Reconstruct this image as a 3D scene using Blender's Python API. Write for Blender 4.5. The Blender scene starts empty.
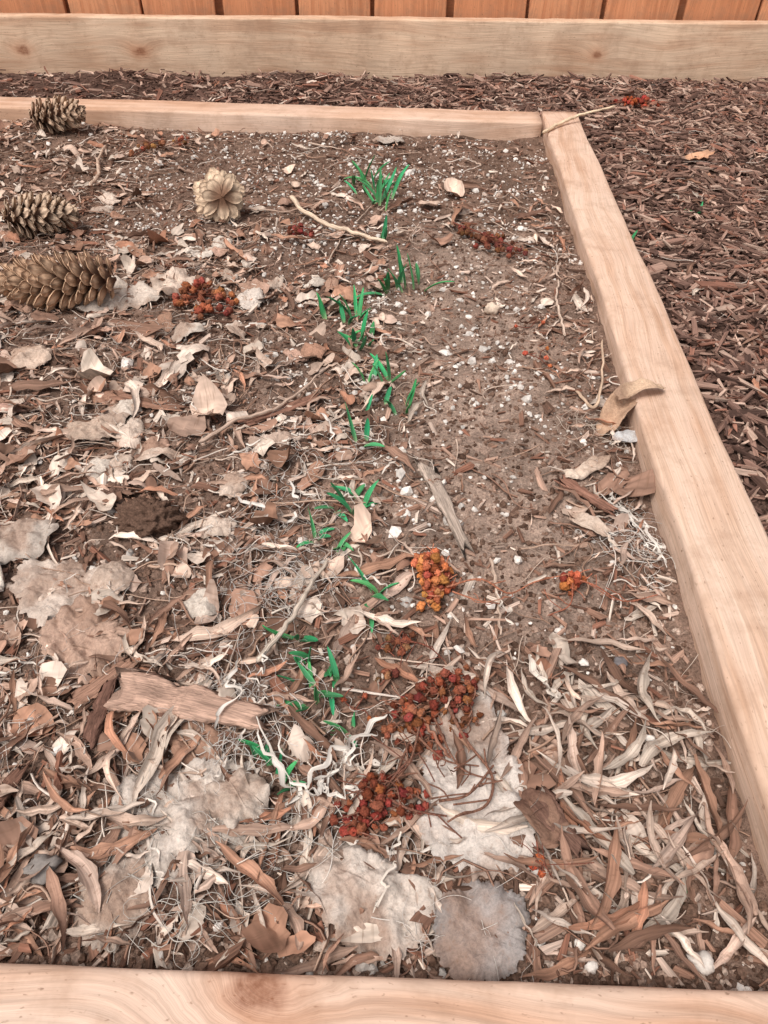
import bpy, math, bmesh, numpy as np
from mathutils import Matrix, Vector
rng=np.random.default_rng(7)
scene=bpy.context.scene
# ---------------------------------------------------------------- helpers
def lin(c):
    c=np.asarray(c,float)/255.0
    return np.where(c<=0.04045,c/12.92,((c+0.055)/1.055)**2.4)
TAB=np.random.default_rng(3).random((8,256,256))*2-1
def vn(x,y,s=0):
    x=np.asarray(x,float);y=np.asarray(y,float)
    xi=np.floor(x).astype(int);yi=np.floor(y).astype(int)
    fx=x-xi;fy=y-yi;fx=fx*fx*(3-2*fx);fy=fy*fy*(3-2*fy)
    T=TAB[s%8];a=xi%256;b=yi%256;a1=(a+1)%256;b1=(b+1)%256
    return (T[a,b]*(1-fx)+T[a1,b]*fx)*(1-fy)+(T[a,b1]*(1-fx)+T[a1,b1]*fx)*fy
def fbm(x,y,s=0,o=4):
    r=0;a=1.0
    for i in range(o):
        r=r+a*vn(x*2**i+17*i,y*2**i+31*i,s+i);a*=.5
    return r
def xr(y): return .336+(y-1.738)*.0536
def yb(x): return 1.738+(x-.336)*(-.0575)
def yf(x): return .127-.0186*x
def hgt(x,y):
    h=.007*vn(x*4,y*4,0)+.005*vn(x*13+5,y*13,1)+.003*vn(x*38,y*38+9,2)+.0015*vn(x*100,y*100,3)
    return h
def in_bed(x,y,m=.004): return (x<xr(y)-m)&(y<yb(x)-m)&(y>yf(x)+m)
def in_out(x,y,m=.004):
    return (((x>xr(y)+.083+m)&(y>.0))|(y>yb(x)+.088+m))&(y<2.245)
def sample(n,ypow=1.0,y0=.12,y1=2.24):
    y=y0+(y1-y0)*rng.random(n)**ypow
    hw=.32+.39*y
    x=(rng.random(n)*2-1)*hw
    return x,y
def sm(a,b,x):
    t=np.clip((x-a)/(b-a),0,1);return t*t*(3-2*t)

class Batch:
    def __init__(s): s.v=[];s.c=[];s.l=[];s.f=[];s.n=0
    def add(s,v,f,c,l=None):
        v=np.asarray(v,float).reshape(-1,3);f=np.asarray(f,int)
        c=np.broadcast_to(np.asarray(c,float),(len(v),3)) if np.ndim(c)==1 else np.asarray(c,float).reshape(-1,3)
        if l is None: l=v.copy()
        s.v.append(v);s.c.append(c);s.l.append(np.asarray(l,float).reshape(-1,3));s.f.append(f+s.n);s.n+=len(v)
def build(name,b,mat,smooth=True,parent=None):
    v=np.concatenate(b.v);c=np.concatenate(b.c);l=np.concatenate(b.l)
    me=bpy.data.meshes.new(name)
    me.vertices.add(len(v));me.vertices.foreach_set('co',v.astype(np.float32).ravel())
    tot=np.concatenate([np.full(len(f),f.shape[1]) for f in b.f])
    idx=np.concatenate([f.ravel() for f in b.f])
    st=np.concatenate([[0],np.cumsum(tot)[:-1]])
    me.loops.add(len(idx));me.loops.foreach_set('vertex_index',idx.astype(np.int32))
    me.polygons.add(len(tot));me.polygons.foreach_set('loop_start',st.astype(np.int32))
    me.polygons.foreach_set('use_smooth',np.full(len(tot),smooth))
    me.update(calc_edges=True);me.validate()
    a=me.attributes.new('Col','FLOAT_COLOR','POINT')
    a.data.foreach_set('color',np.concatenate([np.clip(c,0,1),np.ones((len(c),1))],1).astype(np.float32).ravel())
    a=me.attributes.new('luv','FLOAT_VECTOR','POINT')
    a.data.foreach_set('vector',l.astype(np.float32).ravel())
    me.materials.append(mat)
    o=bpy.data.objects.new(name,me);scene.collection.objects.link(o)
    if parent: o.parent=parent
    return o
def empty(name,loc=(0,0,0)):
    o=bpy.data.objects.new(name,None);o.location=loc;scene.collection.objects.link(o);o.empty_display_size=.05;return o

# ---------------------------------------------------------------- materials
class NT:
    def __init__(s,name):
        s.m=bpy.data.materials.new(name);s.m.use_nodes=True;s.t=s.m.node_tree;s.N=s.t.nodes;s.L=s.t.links
        s.b=s.N['Principled BSDF']
    def n(s,ty,**k):
        x=s.N.new(ty)
        for a,b in k.items(): setattr(x,a,b)
        return x
    def set(s,sock,val):
        if isinstance(val,bpy.types.NodeSocket): s.L.new(val,sock)
        else: sock.default_value=val
    def math(s,op,a,b=0.0,c=0.0,clamp=False):
        x=s.n('ShaderNodeMath',operation=op);x.use_clamp=clamp
        s.set(x.inputs[0],a);s.set(x.inputs[1],b);s.set(x.inputs[2],c);return x.outputs[0]
    def vmul(s,v,k):
        x=s.n('ShaderNodeVectorMath',operation='MULTIPLY');s.L.new(v,x.inputs[0]);x.inputs[1].default_value=k;return x.outputs[0]
    def noise(s,v,scale,detail=4,rough=.6):
        x=s.n('ShaderNodeTexNoise');s.L.new(v,x.inputs['Vector']);x.inputs['Scale'].default_value=scale
        x.inputs['Detail'].default_value=detail;x.inputs['Roughness'].default_value=rough;return x.outputs[0]
    def rmap(s,v,a,b,c,d):
        x=s.n('ShaderNodeMapRange');s.L.new(v,x.inputs[0])
        for i,k in enumerate((a,b,c,d)): x.inputs[i+1].default_value=k
        return x.outputs[0]
    def mix(s,f,a,b,mode='MIX'):
        x=s.n('ShaderNodeMix',data_type='RGBA',blend_type=mode);s.set(x.inputs[0],f)
        for so,v in ((x.inputs[6],a),(x.inputs[7],b)):
            if isinstance(v,bpy.types.NodeSocket): s.L.new(v,so)
            else: so.default_value=(*v,1)
        return x.outputs[2]
    def bump(s,h,st,dist):
        x=s.n('ShaderNodeBump');x.inputs['Strength'].default_value=st;x.inputs['Distance'].default_value=dist
        s.L.new(h,x.inputs['Height']);s.L.new(x.outputs[0],s.b.inputs['Normal'])
def attr_mat(name,stretch=(30,500,1),lo=.7,hi=1.25,rough=.85,bump=.4,spec=.15,dist=.0008,spots=0,det=3):
    t=NT(name);a=t.n('ShaderNodeAttribute',attribute_name='Col');l=t.n('ShaderNodeAttribute',attribute_name='luv')
    n=t.noise(t.vmul(l.outputs['Vector'],stretch),1.0,det,.65)
    g=t.rmap(n,.3,.7,lo,hi)
    cc=t.n('ShaderNodeCombineColor');[t.L.new(g,cc.inputs[i]) for i in range(3)]
    col=t.mix(1.0,a.outputs['Color'],cc.outputs[0],'MULTIPLY')
    if spots:
        n2=t.noise(l.outputs['Vector'],260,2,.7)
        col=t.mix(t.rmap(n2,.55,.72,0,spots),col,tuple(lin((115,86,68))))
    t.L.new(col,t.b.inputs['Base Color']);t.b.inputs['Roughness'].default_value=rough
    t.b.inputs['Specular IOR Level'].default_value=spec
    if bump: t.bump(n,bump,dist)
    return t.m
M_leaf=attr_mat('dead_leaf_mat',(25,700,1),.62,1.3,.85,.5,.12,.0006,.5,2)
M_crumb=attr_mat('soil_crumb_mat',(500,500,500),.6,1.35,.95,0,.05,det=1)
M_clod=attr_mat('soil_clod_mat',(500,500,500),.5,1.4,.95,.9,.05)
M_chip=attr_mat('wood_chip_mat',(40,900,900),.55,1.35,.9,0,.08,det=2)
M_bark=attr_mat('bark_mat',(40,900,900),.5,1.4,.9,.8,.08)
M_big=attr_mat('large_leaf_mat',(520,520,520),.74,1.16,.88,.8,.08,.0009,.5)
M_cone=attr_mat('pine_cone_mat',(60,300,300),.7,1.3,.85,.5,.12)
M_berry=attr_mat('berry_mat',(600,600,600),.45,1.5,.8,.9,.12,.001)
M_green=attr_mat('sprout_mat',(15,900,1),.7,1.25,.6,.3,.2,.0004)
M_grass=attr_mat('dry_grass_mat',(20,900,1),.75,1.15,.8,0,.1,det=1)
M_stone=attr_mat('stone_mat',(300,300,300),.8,1.15,.9,0,.1,det=2)

def soil_mat():
    t=NT('soil_mat');a=t.n('ShaderNodeAttribute',attribute_name='Col');tc=t.n('ShaderNodeTexCoord').outputs['Object']
    n1=t.noise(tc,420,3,.8);n2=t.noise(tc,60,2,.7)
    k=t.math('MULTIPLY',t.rmap(n1,.3,.7,.45,1.5),t.rmap(n2,.3,.7,.7,1.3))
    cc=t.n('ShaderNodeCombineColor');[t.L.new(k,cc.inputs[i]) for i in range(3)]
    col=t.mix(1.0,a.outputs['Color'],cc.outputs[0],'MULTIPLY')
    t.L.new(col,t.b.inputs['Base Color']);t.b.inputs['Roughness'].default_value=.95;t.b.inputs['Specular IOR Level'].default_value=.06
    t.bump(n1,1.0,.002);return t.m
M_soil=soil_mat()

def wood_mat(name,base,dark,light,knots=(),gs=55,seed=0.0,warp=.012):
    t=NT(name);tc=t.n('ShaderNodeTexCoord').outputs['Object']
    sp=t.n('ShaderNodeSeparateXYZ');t.L.new(tc,sp.inputs[0]);X=sp.outputs[0];A=t.math('ADD',sp.outputs[1],sp.outputs[2])
    low=t.noise(t.vmul(tc,(2.2,7,7)),1.0,2,.4)
    g=t.math('ADD',A,t.math('MULTIPLY',t.math('SUBTRACT',low,.5),warp*6))
    kmask=None;halo=None
    if knots: wob=t.math('MULTIPLY',t.math('SUBTRACT',t.noise(tc,60,2,.5),.5),.8)
    for kx,ky,r in knots:
        dx=t.math('DIVIDE',t.math('SUBTRACT',X,kx),r*1.5);dy=t.math('DIVIDE',t.math('SUBTRACT',A,ky),r)
        d=t.math('ADD',t.math('SQRT',t.math('ADD',t.math('MULTIPLY',dx,dx),t.math('MULTIPLY',dy,dy))),wob)
        d2=t.math('MULTIPLY',d,d)
        e=t.math('EXPONENT',t.math('MULTIPLY',d2,-.22))
        g=t.math('ADD',g,t.math('MULTIPLY',e,r*1.6))
        m=t.rmap(d,.5,1.1,1,0);kmask=m if kmask is None else t.math('MAXIMUM',kmask,m)
        hl=t.math('EXPONENT',t.math('MULTIPLY',d2,-.35));halo=hl if halo is None else t.math('MAXIMUM',halo,hl)
    cv=t.n('ShaderNodeCombineXYZ');t.L.new(t.math('MULTIPLY',X,2.0),cv.inputs[0]);t.L.new(t.math('MULTIPLY',g,gs),cv.inputs[1]);cv.inputs[2].default_value=seed
    gr=t.noise(cv.outputs[0],1.6,3,.55)
    cv2=t.n('ShaderNodeCombineXYZ');t.L.new(t.math('MULTIPLY',X,14.0),cv2.inputs[0]);t.L.new(t.math('MULTIPLY',g,gs*16),cv2.inputs[1]);cv2.inputs[2].default_value=seed
    fi=t.noise(cv2.outputs[0],1.0,3,.6)
    big=t.noise(tc,5,2,.6)
    col=t.mix(t.rmap(gr,.40,.56,0,1),dark,base)
    col=t.mix(t.rmap(big,.4,.65,0,.5),col,light)
    k=t.rmap(fi,.3,.7,.80,1.1)
    cc=t.n('ShaderNodeCombineColor');[t.L.new(k,cc.inputs[i]) for i in range(3)]
    col=t.mix(1.0,col,cc.outputs[0],'MULTIPLY')
    spk=t.noise(t.vmul(tc,(150,320,320)),1.0,2,.7)
    col=t.mix(t.rmap(spk,.64,.76,0,.65),col,tuple(lin((120,88,68))))
    dirt=t.noise(tc,28,4,.7)
    col=t.mix(t.rmap(dirt,.48,.75,0,.5),col,tuple(lin((160,126,102))))
    if kmask is not None:
        col=t.mix(t.math('MULTIPLY',halo,.5),col,tuple(lin((186,122,84))))
        ring=t.rmap(t.noise(tc,180,3,.6),.35,.65,.5,1.0)
        col=t.mix(t.math('MULTIPLY',kmask,t.math('MULTIPLY',ring,.8)),col,tuple(lin((120,74,52))))
    t.L.new(col,t.b.inputs['Base Color']);t.b.inputs['Roughness'].default_value=.8;t.b.inputs['Specular IOR Level'].default_value=.1
    t.bump(t.math('ADD',t.math('MULTIPLY',gr,.6),fi),.5,.0012);return t.m

# ---------------------------------------------------------------- sprout positions (x,y,n,length,width,spread)
SP=[(-.014,1.345,8,.056,.0072,.016),(-.03,1.44,8,.046,.0066,.018),(-.020,1.395,5,.040,.006,.014),(-.012,1.19,2,.035,.006,.004),(.008,1.02,5,.056,.0072,.010),(.034,1.03,5,.050,.0066,.012),
(-.053,.93,6,.042,.007,.011),(-.082,.93,2,.036,.006,.004),(-.041,.86,8,.034,.0068,.012),(-.007,.765,6,.040,.0064,.011),(.012,.708,5,.032,.0062,.009),(-.022,.70,2,.02,.005,.004),(-.025,.635,2,.036,.0058,.004),
(-.032,.542,8,.032,.0062,.010),(-.066,.499,3,.026,.0055,.005),(-.041,.486,3,.020,.0055,.006),(-.006,.428,3,.032,.0056,.005),(-.010,.41,1,.02,.005,.003),(-.072,.383,2,.034,.0068,.003),(-.06,.360,3,.024,.0048,.006),(-.040,.352,2,.022,.0048,.004),
(-.050,.320,8,.026,.0048,.009),(-.027,.298,3,.020,.0046,.004),(-.082,.268,3,.022,.0046,.004),(-.070,.249,3,.022,.0046,.004),(-.035,.335,3,.024,.0048,.005),(.395,1.182,3,.026,.006,.005),(.54,1.312,2,.024,.006,.005),(.192,.178,2,.009,.004,.002)]
EXC=[(a,b_,.010+.30*L_) for a,b_,_,L_,_,_ in SP]
def clear(x,y,prob=.88):
    k=np.ones(len(x),bool)
    for a,b_,r in EXC: k&=~(((x-a)**2+(y-b_)**2<r*r)&(rng.random(len(x))<prob))
    return k
def in_poly(x,y,P,shr=1.0):
    P=np.array(P);c=P.mean(0);P=c+(P-c)*shr;ins=np.zeros(len(x),bool);n=len(P)
    for i in range(n):
        x1,y1=P[i];x2,y2=P[(i+1)%n]
        cnd=((y1>y)!=(y2>y))&(x<(x2-x1)*(y-y1)/(y2-y1+1e-12)+x1);ins^=cnd
    return ins
LEAF8=[(.045,.334),(.066,.336),(.086,.33),(.088,.30),(.092,.274),(.1,.243),(.103,.215),(.101,.197),(.08,.195),(.06,.19),(.034,.204),(.027,.247),(.043,.287)]
LEAF9=[(-.05,.205),(-.03,.216),(-.008,.205),(.012,.19),(.039,.18),(.028,.154),(-.002,.14),(-.032,.162)]
LEAF4=[(-.185,.247),(-.163,.262),(-.14,.258),(-.114,.267),(-.079,.248),(-.088,.225),(-.081,.203),(-.118,.213),(-.138,.18),(-.155,.20),(-.18,.208)]
LEAF7=[(-.192,.178),(-.175,.204),(-.145,.18),(-.15,.15),(-.18,.146)]
LEAF1=[(-.334,.455),(-.298,.466),(-.25,.45),(-.249,.42),(-.262,.405),(-.283,.386),(-.315,.414)]
LEAF2=[(-.277,.395),(-.25,.413),(-.221,.378),(-.214,.338),(-.258,.345)]
LEAF11=[(.038,.174),(.066,.188),(.09,.18),(.092,.16),(.088,.147),(.064,.131),(.037,.138)]
def clearp(x,y,prob=.72):
    k=np.ones(len(x),bool)
    for P in (LEAF8,LEAF9,LEAF4,LEAF7,LEAF1,LEAF2,LEAF11): k&=~(in_poly(x,y,P,.9)&(rng.random(len(x))<prob))
    return k
# ---------------------------------------------------------------- terrain
nx,ny=760,700
X0=np.linspace(-1.55,1.65,nx);Y0=-.25+2.75*np.linspace(0,1,ny)**1.25
X,Y=np.meshgrid(X0,Y0)
Z=hgt(X,Y)+.0011*vn(X*210,Y*210,5)
edge=np.minimum(np.minimum(X+1.55,1.65-X),np.minimum(Y+.25,2.5-Y))
Z-=.07*(1-sm(0,.08,edge))
bare=lambda x,y: np.exp(-(np.abs((x-.115)/.115))**3)*sm(.30,.42,y)*(1-sm(1.15,1.35,y))
out=1-((X<xr(Y)+.04)&(Y<yb(X)+.04)).astype(float)
c_bed=lin((122,99,86));c_dark=lin((106,84,71));c_light=lin((148,126,112));c_m=lin((92,71,62))
bm=np.clip(bare(X,Y)+.25*fbm(X*6,Y*6,2),0,1)[...,None]
C=c_bed*(1-bm)+c_light*bm
fb=(sm(1.1,1.4,Y)*.5)[...,None];C=C*(1-fb)+c_dark*fb
C=C*(1-out[...,None])+c_m*out[...,None]
C=C*(1+.22*fbm(X*20,Y*20,1))[...,None]
ii=np.arange(nx*ny).reshape(ny,nx)
F=np.stack([ii[:-1,:-1],ii[:-1,1:],ii[1:,1:],ii[1:,:-1]],-1).reshape(-1,4)
b=Batch();b.add(np.stack([X,Y,Z],-1),F,C.reshape(-1,3));build('soil',b,M_soil)
t=NT('ground_mat');tc=t.n('ShaderNodeTexCoord').outputs['Object']
col=t.mix(t.rmap(t.noise(tc,3,6,.7),.35,.65,0,1),tuple(lin((88,66,50))),tuple(lin((95,98,60))))
t.L.new(col,t.b.inputs['Base Color']);t.b.inputs['Roughness'].default_value=.95
b=Batch();S=150;n=40
gx,gy=np.meshgrid(np.linspace(-S,S,n),np.linspace(-S,S,n));ii=np.arange(n*n).reshape(n,n)
b.add(np.stack([gx,gy,gx*0-.065],-1),np.stack([ii[:-1,:-1],ii[:-1,1:],ii[1:,1:],ii[1:,:-1]],-1).reshape(-1,4),(.1,.08,.05));build('ground',b,t.m)

# ---------------------------------------------------------------- timber
def board(name,length,wid,hei,mat,parent,loc,rot,bev=.004,seed=0):
    K=max(8,int(length/.02));prof=[]
    w,h=wid/2,hei/2;bv=bev
    for cx,cy,a0 in ((w-bv,h-bv,0),(-w+bv,h-bv,90),(-w+bv,-h+bv,180),(w-bv,-h+bv,270)):
        for a in (0,30,60,90):
            q=math.radians(a0+a);prof.append((cx+bv*math.cos(q),cy+bv*math.sin(q)))
    P=np.array(prof);m=len(P)
    xs=np.linspace(-length/2,length/2,K)
    V=np.zeros((K,m,3));V[...,0]=xs[:,None];V[...,1]=P[:,0];V[...,2]=P[:,1]
    V[...,1]+=.0018*vn(xs*6+seed*9,xs*0,1)[:,None];V[...,2]+=.0014*vn(xs*5+seed*5,xs*0+3,2)[:,None]
    V[...,1:]*=(1+.010*vn(np.repeat(xs[:,None],m,1)*30,np.arange(m)[None,:]*.7+seed+xs[:,None]*0,3))[...,None]
    i=np.arange(K*m).reshape(K,m);j=np.roll(i,-1,1)
    Fq=np.stack([i[:-1],j[:-1],j[1:],i[1:]],-1).reshape(-1,4)
    me=bpy.data.meshes.new(name)
    me.from_pydata(V.reshape(-1,3).tolist(),[],Fq[:,::-1].tolist()+[i[0].tolist(),i[-1][::-1].tolist()])
    me.materials.append(mat)
    bm_=bmesh.new();bm_.from_mesh(me);bmesh.ops.recalc_face_normals(bm_,faces=bm_.faces);bm_.to_mesh(me);bm_.free()
    for p in me.polygons: p.use_smooth=len(p.vertices)==4
    o=bpy.data.objects.new(name,me);scene.collection.objects.link(o);o.location=loc;o.rotation_euler=(0,0,rot);o.parent=parent
    return o
WB=lin((212,180,158));WD=lin((192,154,128));WL=lin((222,198,180))
W1=wood_mat('timber_front',WB,lin((190,146,118)),WL,[(.383,.083,.012)],30,1.3,.03)
W2=wood_mat('timber_right',WB,WD,lin((222,196,176)),[],40,4.1)
W3=wood_mat('timber_back',lin((210,175,150)),WD,WL,[],40,7.7)
W4=wood_mat('timber_far',lin((212,180,152)),lin((192,154,126)),lin((222,196,170)),[(-.97,.03-.025,.013),(-.66,.030-.025,.012),(-.74,-.03-.025,.012),(.55,.01,.010)],22,2.2)
bed=empty('raised_garden_bed')
zt=.03;hh=.10
board('front_board',1.9,.088,hh,W1,bed,(-.45,.127-.044+.0186*.45,zt-hh/2),-.0186,.006,seed=1)
aR=math.atan(.0536)
p1=np.array([.338+.041,1.826]);p0=np.array([xr(.11)+.0415,.11])
mid=(p0+p1)/2;board('right_board',float(np.linalg.norm(p1-p0)),.080,hh,W2,bed,(mid[0],mid[1],zt-hh/2+.001),math.pi/2-aR,.006,seed=2)
ln=1.75;x1=.332;x0=x1-ln
ang=math.atan(-.0575);board('back_board',ln,.088,hh,W3,bed,((x0+x1)/2+.002,yb((x0+x1)/2)+.044,zt-hh/2),ang,seed=3)
board('left_board',1.75,.08,hh,W2,bed,(-1.425,.98,zt-hh/2),math.pi/2-.03,seed=4)
edg=empty('timber_edging')
board('face_board',3.3,.045,.21,W4,edg,(.0,2.26+.0225,.128-.105),.0097,.004,seed=5)
fence=empty('wooden_fence')
FM=[wood_mat('fence_wood%d'%i,lin(c),lin((184,118,82)),lin((222,158,118)),[],45,i*3.1) for i,c in enumerate([(212,146,106),(204,136,96),(216,154,114)])]
for i in range(-9,10):
    xx=-.004+i*.204+.06
    o=board('picket_%d'%(i+10),1.35,.190,.016,FM[i%3],fence,(0,0,0),0,.003,seed=10+i)
    o.rotation_euler=(math.pi/2,-math.pi/2,0)
    o.location=(xx+.003*((i*5)%3-1),2.345+.003*((i*7)%3),.62)
board('rail',4.0,.03,.14,FM[1],fence,(0,2.388,.14),0,seed=40)
board('rail_upper',4.0,.03,.07,FM[1],fence,(0,2.388,1.1),0,seed=41)

# ---------------------------------------------------------------- generators
PAL=[((196,170,152),3.2),((176,146,128),3),((212,192,176),2.8),((154,120,102),3),((166,126,104),2.2),((200,182,166),2.8),((128,97,81),2.2),((186,160,144),2),((174,126,102),1)]
PC=np.array([lin(p[0]) for p in PAL]);PW=np.array([p[1] for p in PAL],float);PW/=PW.sum()
def pal(n,br=.17):
    c=PC[rng.choice(len(PC),n,p=PW)];return c*(1+br*rng.standard_normal(n))[:,None].clip(.5,1.5)
def ribbons(B,x,y,yaw,L,W,curv,arc,roll,twist,fold,zo,col,K=9,wg=.6):
    N=len(x);t=np.linspace(0,1,K)[None]
    wig=rng.standard_normal((N,2))*wg
    th=yaw[:,None]+curv[:,None]*(t-.5)+.35*wig[:,:1]*np.sin(t*5+yaw[:,None]*9)+.15*wig[:,1:]*np.sin(t*13)
    dx=np.cos(th)*L[:,None]/(K-1);dy=np.sin(th)*L[:,None]/(K-1)
    px=np.cumsum(dx,1);py=np.cumsum(dy,1);px+= (x-px.mean(1))[:,None];py+=(y-py.mean(1))[:,None]
    w=np.sin(np.pi*np.clip(t,0.02,.985)**rng.uniform(.6,1.3,(N,1)))**.75
    w=W[:,None]*w/2*(1+.2*np.sin(t*23+yaw[:,None]*31))
    ph=roll[:,None]+twist[:,None]*(t-.5)
    nxv=-np.sin(th);nyv=np.cos(th)
    z=hgt(px,py)
    zb_=z*.5+z.mean(1,keepdims=True)*.5
    z=np.maximum(z,zb_)+zo[:,None]
    z=z+np.where(arc[:,None]>0,arc[:,None]*(1-4*t*(1-t)),-arc[:,None]*4*t*(1-t))+.0012*np.sin(t*17+yaw[:,None]*7)
    S=np.array([-1,-.5,0,.5,1.])
    V=np.zeros((N,K,5,3))
    for k,s in enumerate(S):
        off=s*w
        up=fold[:,None]*(abs(s))*w
        V[:,:,k,0]=px+nxv*(off*np.cos(ph)-up*np.sin(ph));V[:,:,k,1]=py+nyv*(off*np.cos(ph)-up*np.sin(ph))
        V[:,:,k,2]=z+off*np.sin(ph)+up*np.cos(ph)+np.abs(w*np.sin(ph))*.8
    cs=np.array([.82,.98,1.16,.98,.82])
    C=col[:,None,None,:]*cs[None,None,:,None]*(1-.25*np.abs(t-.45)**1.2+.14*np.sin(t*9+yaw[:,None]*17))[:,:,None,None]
    C=np.broadcast_to(C,(N,K,5,3))
    l=np.zeros((N,K,5,3));l[...,0]=t[:,:,None]*L[:,None,None];l[...,1]=S[None,None]*w[:,:,None];l[...,2]=(rng.random(N)*50)[:,None,None]
    i=np.arange(N*K*5).reshape(N,K,5)
    f=np.stack([i[:,:-1,:-1],i[:,1:,:-1],i[:,1:,1:],i[:,:-1,1:]],-1).reshape(-1,4)
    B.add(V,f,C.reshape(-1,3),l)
def frags(B,x,y,yaw,R,asp,bend,tilt,zo,col):
    N=len(x);M=16;rr=np.array([0,.35,.7,1.0]);th=np.linspace(0,2*np.pi,M,endpoint=False)
    rad=np.ones((N,M))
    for k in (1,2,3,5,7): rad+= (.24/k**.5)*rng.standard_normal((N,1))*np.cos(k*th[None]+rng.random((N,1))*6.28)
    rad=rad.clip(.3,1.6)*R[:,None]
    r=rr[None,:,None]*rad[:,None,:]
    u=r*np.cos(th);v=r*np.sin(th)*asp[:,None,None]
    ph=rng.random((N,1,1))*6.28
    z=bend[:,None,None]*(u*np.cos(ph)+v*np.sin(ph))**2/R[:,None,None]+.2*R[:,None,None]*vn(u*140+yaw[:,None,None]*50,v*140,2)+.35*bend[:,None,None]*np.abs(v)
    ca,sa=np.cos(yaw)[:,None,None],np.sin(yaw)[:,None,None]
    tl=tilt[:,None,None];uu=u*np.cos(tl)-z*np.sin(tl);zz=u*np.sin(tl)+z*np.cos(tl)
    px=x[:,None,None]+uu*ca-v*sa;py=y[:,None,None]+uu*sa+v*ca
    zz=zz-zz.min(axis=(1,2),keepdims=True)*.6
    h=hgt(px,py);P=np.stack([px,py,h*.6+h.mean(axis=(1,2),keepdims=True)*.4+zo[:,None,None]+zz],-1)
    C=col[:,None,None,:]*(1-.15*rr[None,:,None,None]**2)*np.ones((N,4,M,1))
    C=C*(1+.15*vn(u*260+yaw[:,None,None]*9,v*260,4))[...,None]
    i=np.arange(N*4*M).reshape(N,4,M);j=np.roll(i,-1,2)
    f=np.stack([i[:,:-1],i[:,1:],j[:,1:],j[:,:-1]],-1).reshape(-1,4)
    l=np.stack([u,v*.15,u*0+(rng.random(N)*50)[:,None,None]],-1)
    B.add(P,f,C.reshape(-1,3),l)
CUBE=np.array([[a,b_,c] for a in(-1,1) for b_ in(-1,1) for c in(-1,1)],float)
CF=np.array([[0,1,3,2],[4,6,7,5],[0,4,5,1],[2,3,7,6],[0,2,6,4],[1,5,7,3]])
def chips(B,x,y,L,W,T,zo,col,tilt=.25):
    N=len(x)
    V=CUBE[None]*(1+.35*rng.uniform(-1,1,(N,8,3)))*np.stack([L,W,T],-1)[:,None]/2
    V[:,4:,1]*=rng.uniform(.2,1,(N,1));V[:,:4,1]*=rng.uniform(.5,1,(N,1))
    l=V+ (rng.random((N,1,1))*9)
    yaw=rng.random(N)*6.28;p=rng.standard_normal(N)*tilt;q=rng.standard_normal(N)*tilt*2
    cy,sy,cp,sp_,cq,sq=[k[:,None] for k in (np.cos(yaw),np.sin(yaw),np.cos(p),np.sin(p),np.cos(q),np.sin(q))]
    a,b_,c=V[...,0],V[...,1],V[...,2]
    b2=b_*cq-c*sq;c2=b_*sq+c*cq;a3=a*cp-c2*sp_;c3=a*sp_+c2*cp
    P=np.stack([x[:,None]+a3*cy-b2*sy,y[:,None]+a3*sy+b2*cy,(hgt(x,y)+zo)[:,None]+c3],-1)
    f=(CF[None]+8*np.arange(N)[:,None,None]).reshape(-1,4)
    B.add(P,f,np.repeat(col,8,0)*rng.uniform(.85,1.15,(N*8,1)),l)
g_=(1+5**.5)/2
ICO=np.array([[-1,g_,0],[1,g_,0],[-1,-g_,0],[1,-g_,0],[0,-1,g_],[0,1,g_],[0,-1,-g_],[0,1,-g_],[g_,0,-1],[g_,0,1],[-g_,0,-1],[-g_,0,1]])/1.9
IF=np.array([[0,11,5],[0,5,1],[0,1,7],[0,7,10],[0,10,11],[1,5,9],[5,11,4],[11,10,2],[10,7,6],[7,1,8],[3,9,4],[3,4,2],[3,2,6],[3,6,8],[3,8,9],[4,9,5],[2,4,11],[6,2,10],[8,6,7],[9,8,1]])
def lumps(B,x,y,R,zo,col,flat=.75,jit=.3):
    N=len(x)
    V=ICO[None]*(1+jit*rng.uniform(-1,1,(N,12,1)))*(1+.3*rng.uniform(-1,1,(N,1,3)))*R[:,None,None]
    V[...,2]*=flat
    l=V+rng.random((N,1,1))*9
    a=rng.random(N)*6.28;ca,sa=np.cos(a)[:,None],np.sin(a)[:,None]
    P=np.stack([x[:,None]+V[...,0]*ca-V[...,1]*sa,y[:,None]+V[...,0]*sa+V[...,1]*ca,(hgt(x,y)+zo)[:,None]+V[...,2]],-1)
    f=(IF[None]+12*np.arange(N)[:,None,None]).reshape(-1,3)
    B.add(P,f,np.repeat(col,12,0),l)
def tubes(B,P,R,col,sides=5):
    N,K,_=P.shape
    T=np.gradient(P,axis=1);T/=np.linalg.norm(T,axis=2,keepdims=True)+1e-9
    up=np.array([.13,.07,1.0]);up=up/np.linalg.norm(up)
    A=np.cross(T,up);A/=np.linalg.norm(A,axis=2,keepdims=True)+1e-6;Bn=np.cross(A,T)
    a=np.linspace(0,2*np.pi,sides,endpoint=False)
    V=P[:,:,None]+R[:,:,None,None]*(np.cos(a)[None,None,:,None]*A[:,:,None]+np.sin(a)[None,None,:,None]*Bn[:,:,None])
    i=np.arange(N*K*sides).reshape(N,K,sides);j=np.roll(i,-1,2)
    f=np.stack([i[:,:-1],j[:,:-1],j[:,1:],i[:,1:]],-1).reshape(-1,4)
    l=np.zeros((N,K,sides,3));ln_=np.cumsum(np.linalg.norm(np.gradient(P,axis=1),axis=2),1)
    l[...,0]=ln_[:,:,None];l[...,1]=np.cos(a)*R[:,:,None];l[...,2]=(rng.random(N)*40)[:,None,None]+np.sin(a)*R[:,:,None]
    B.add(V,f,np.repeat(col,K*sides,0),l)
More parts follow.
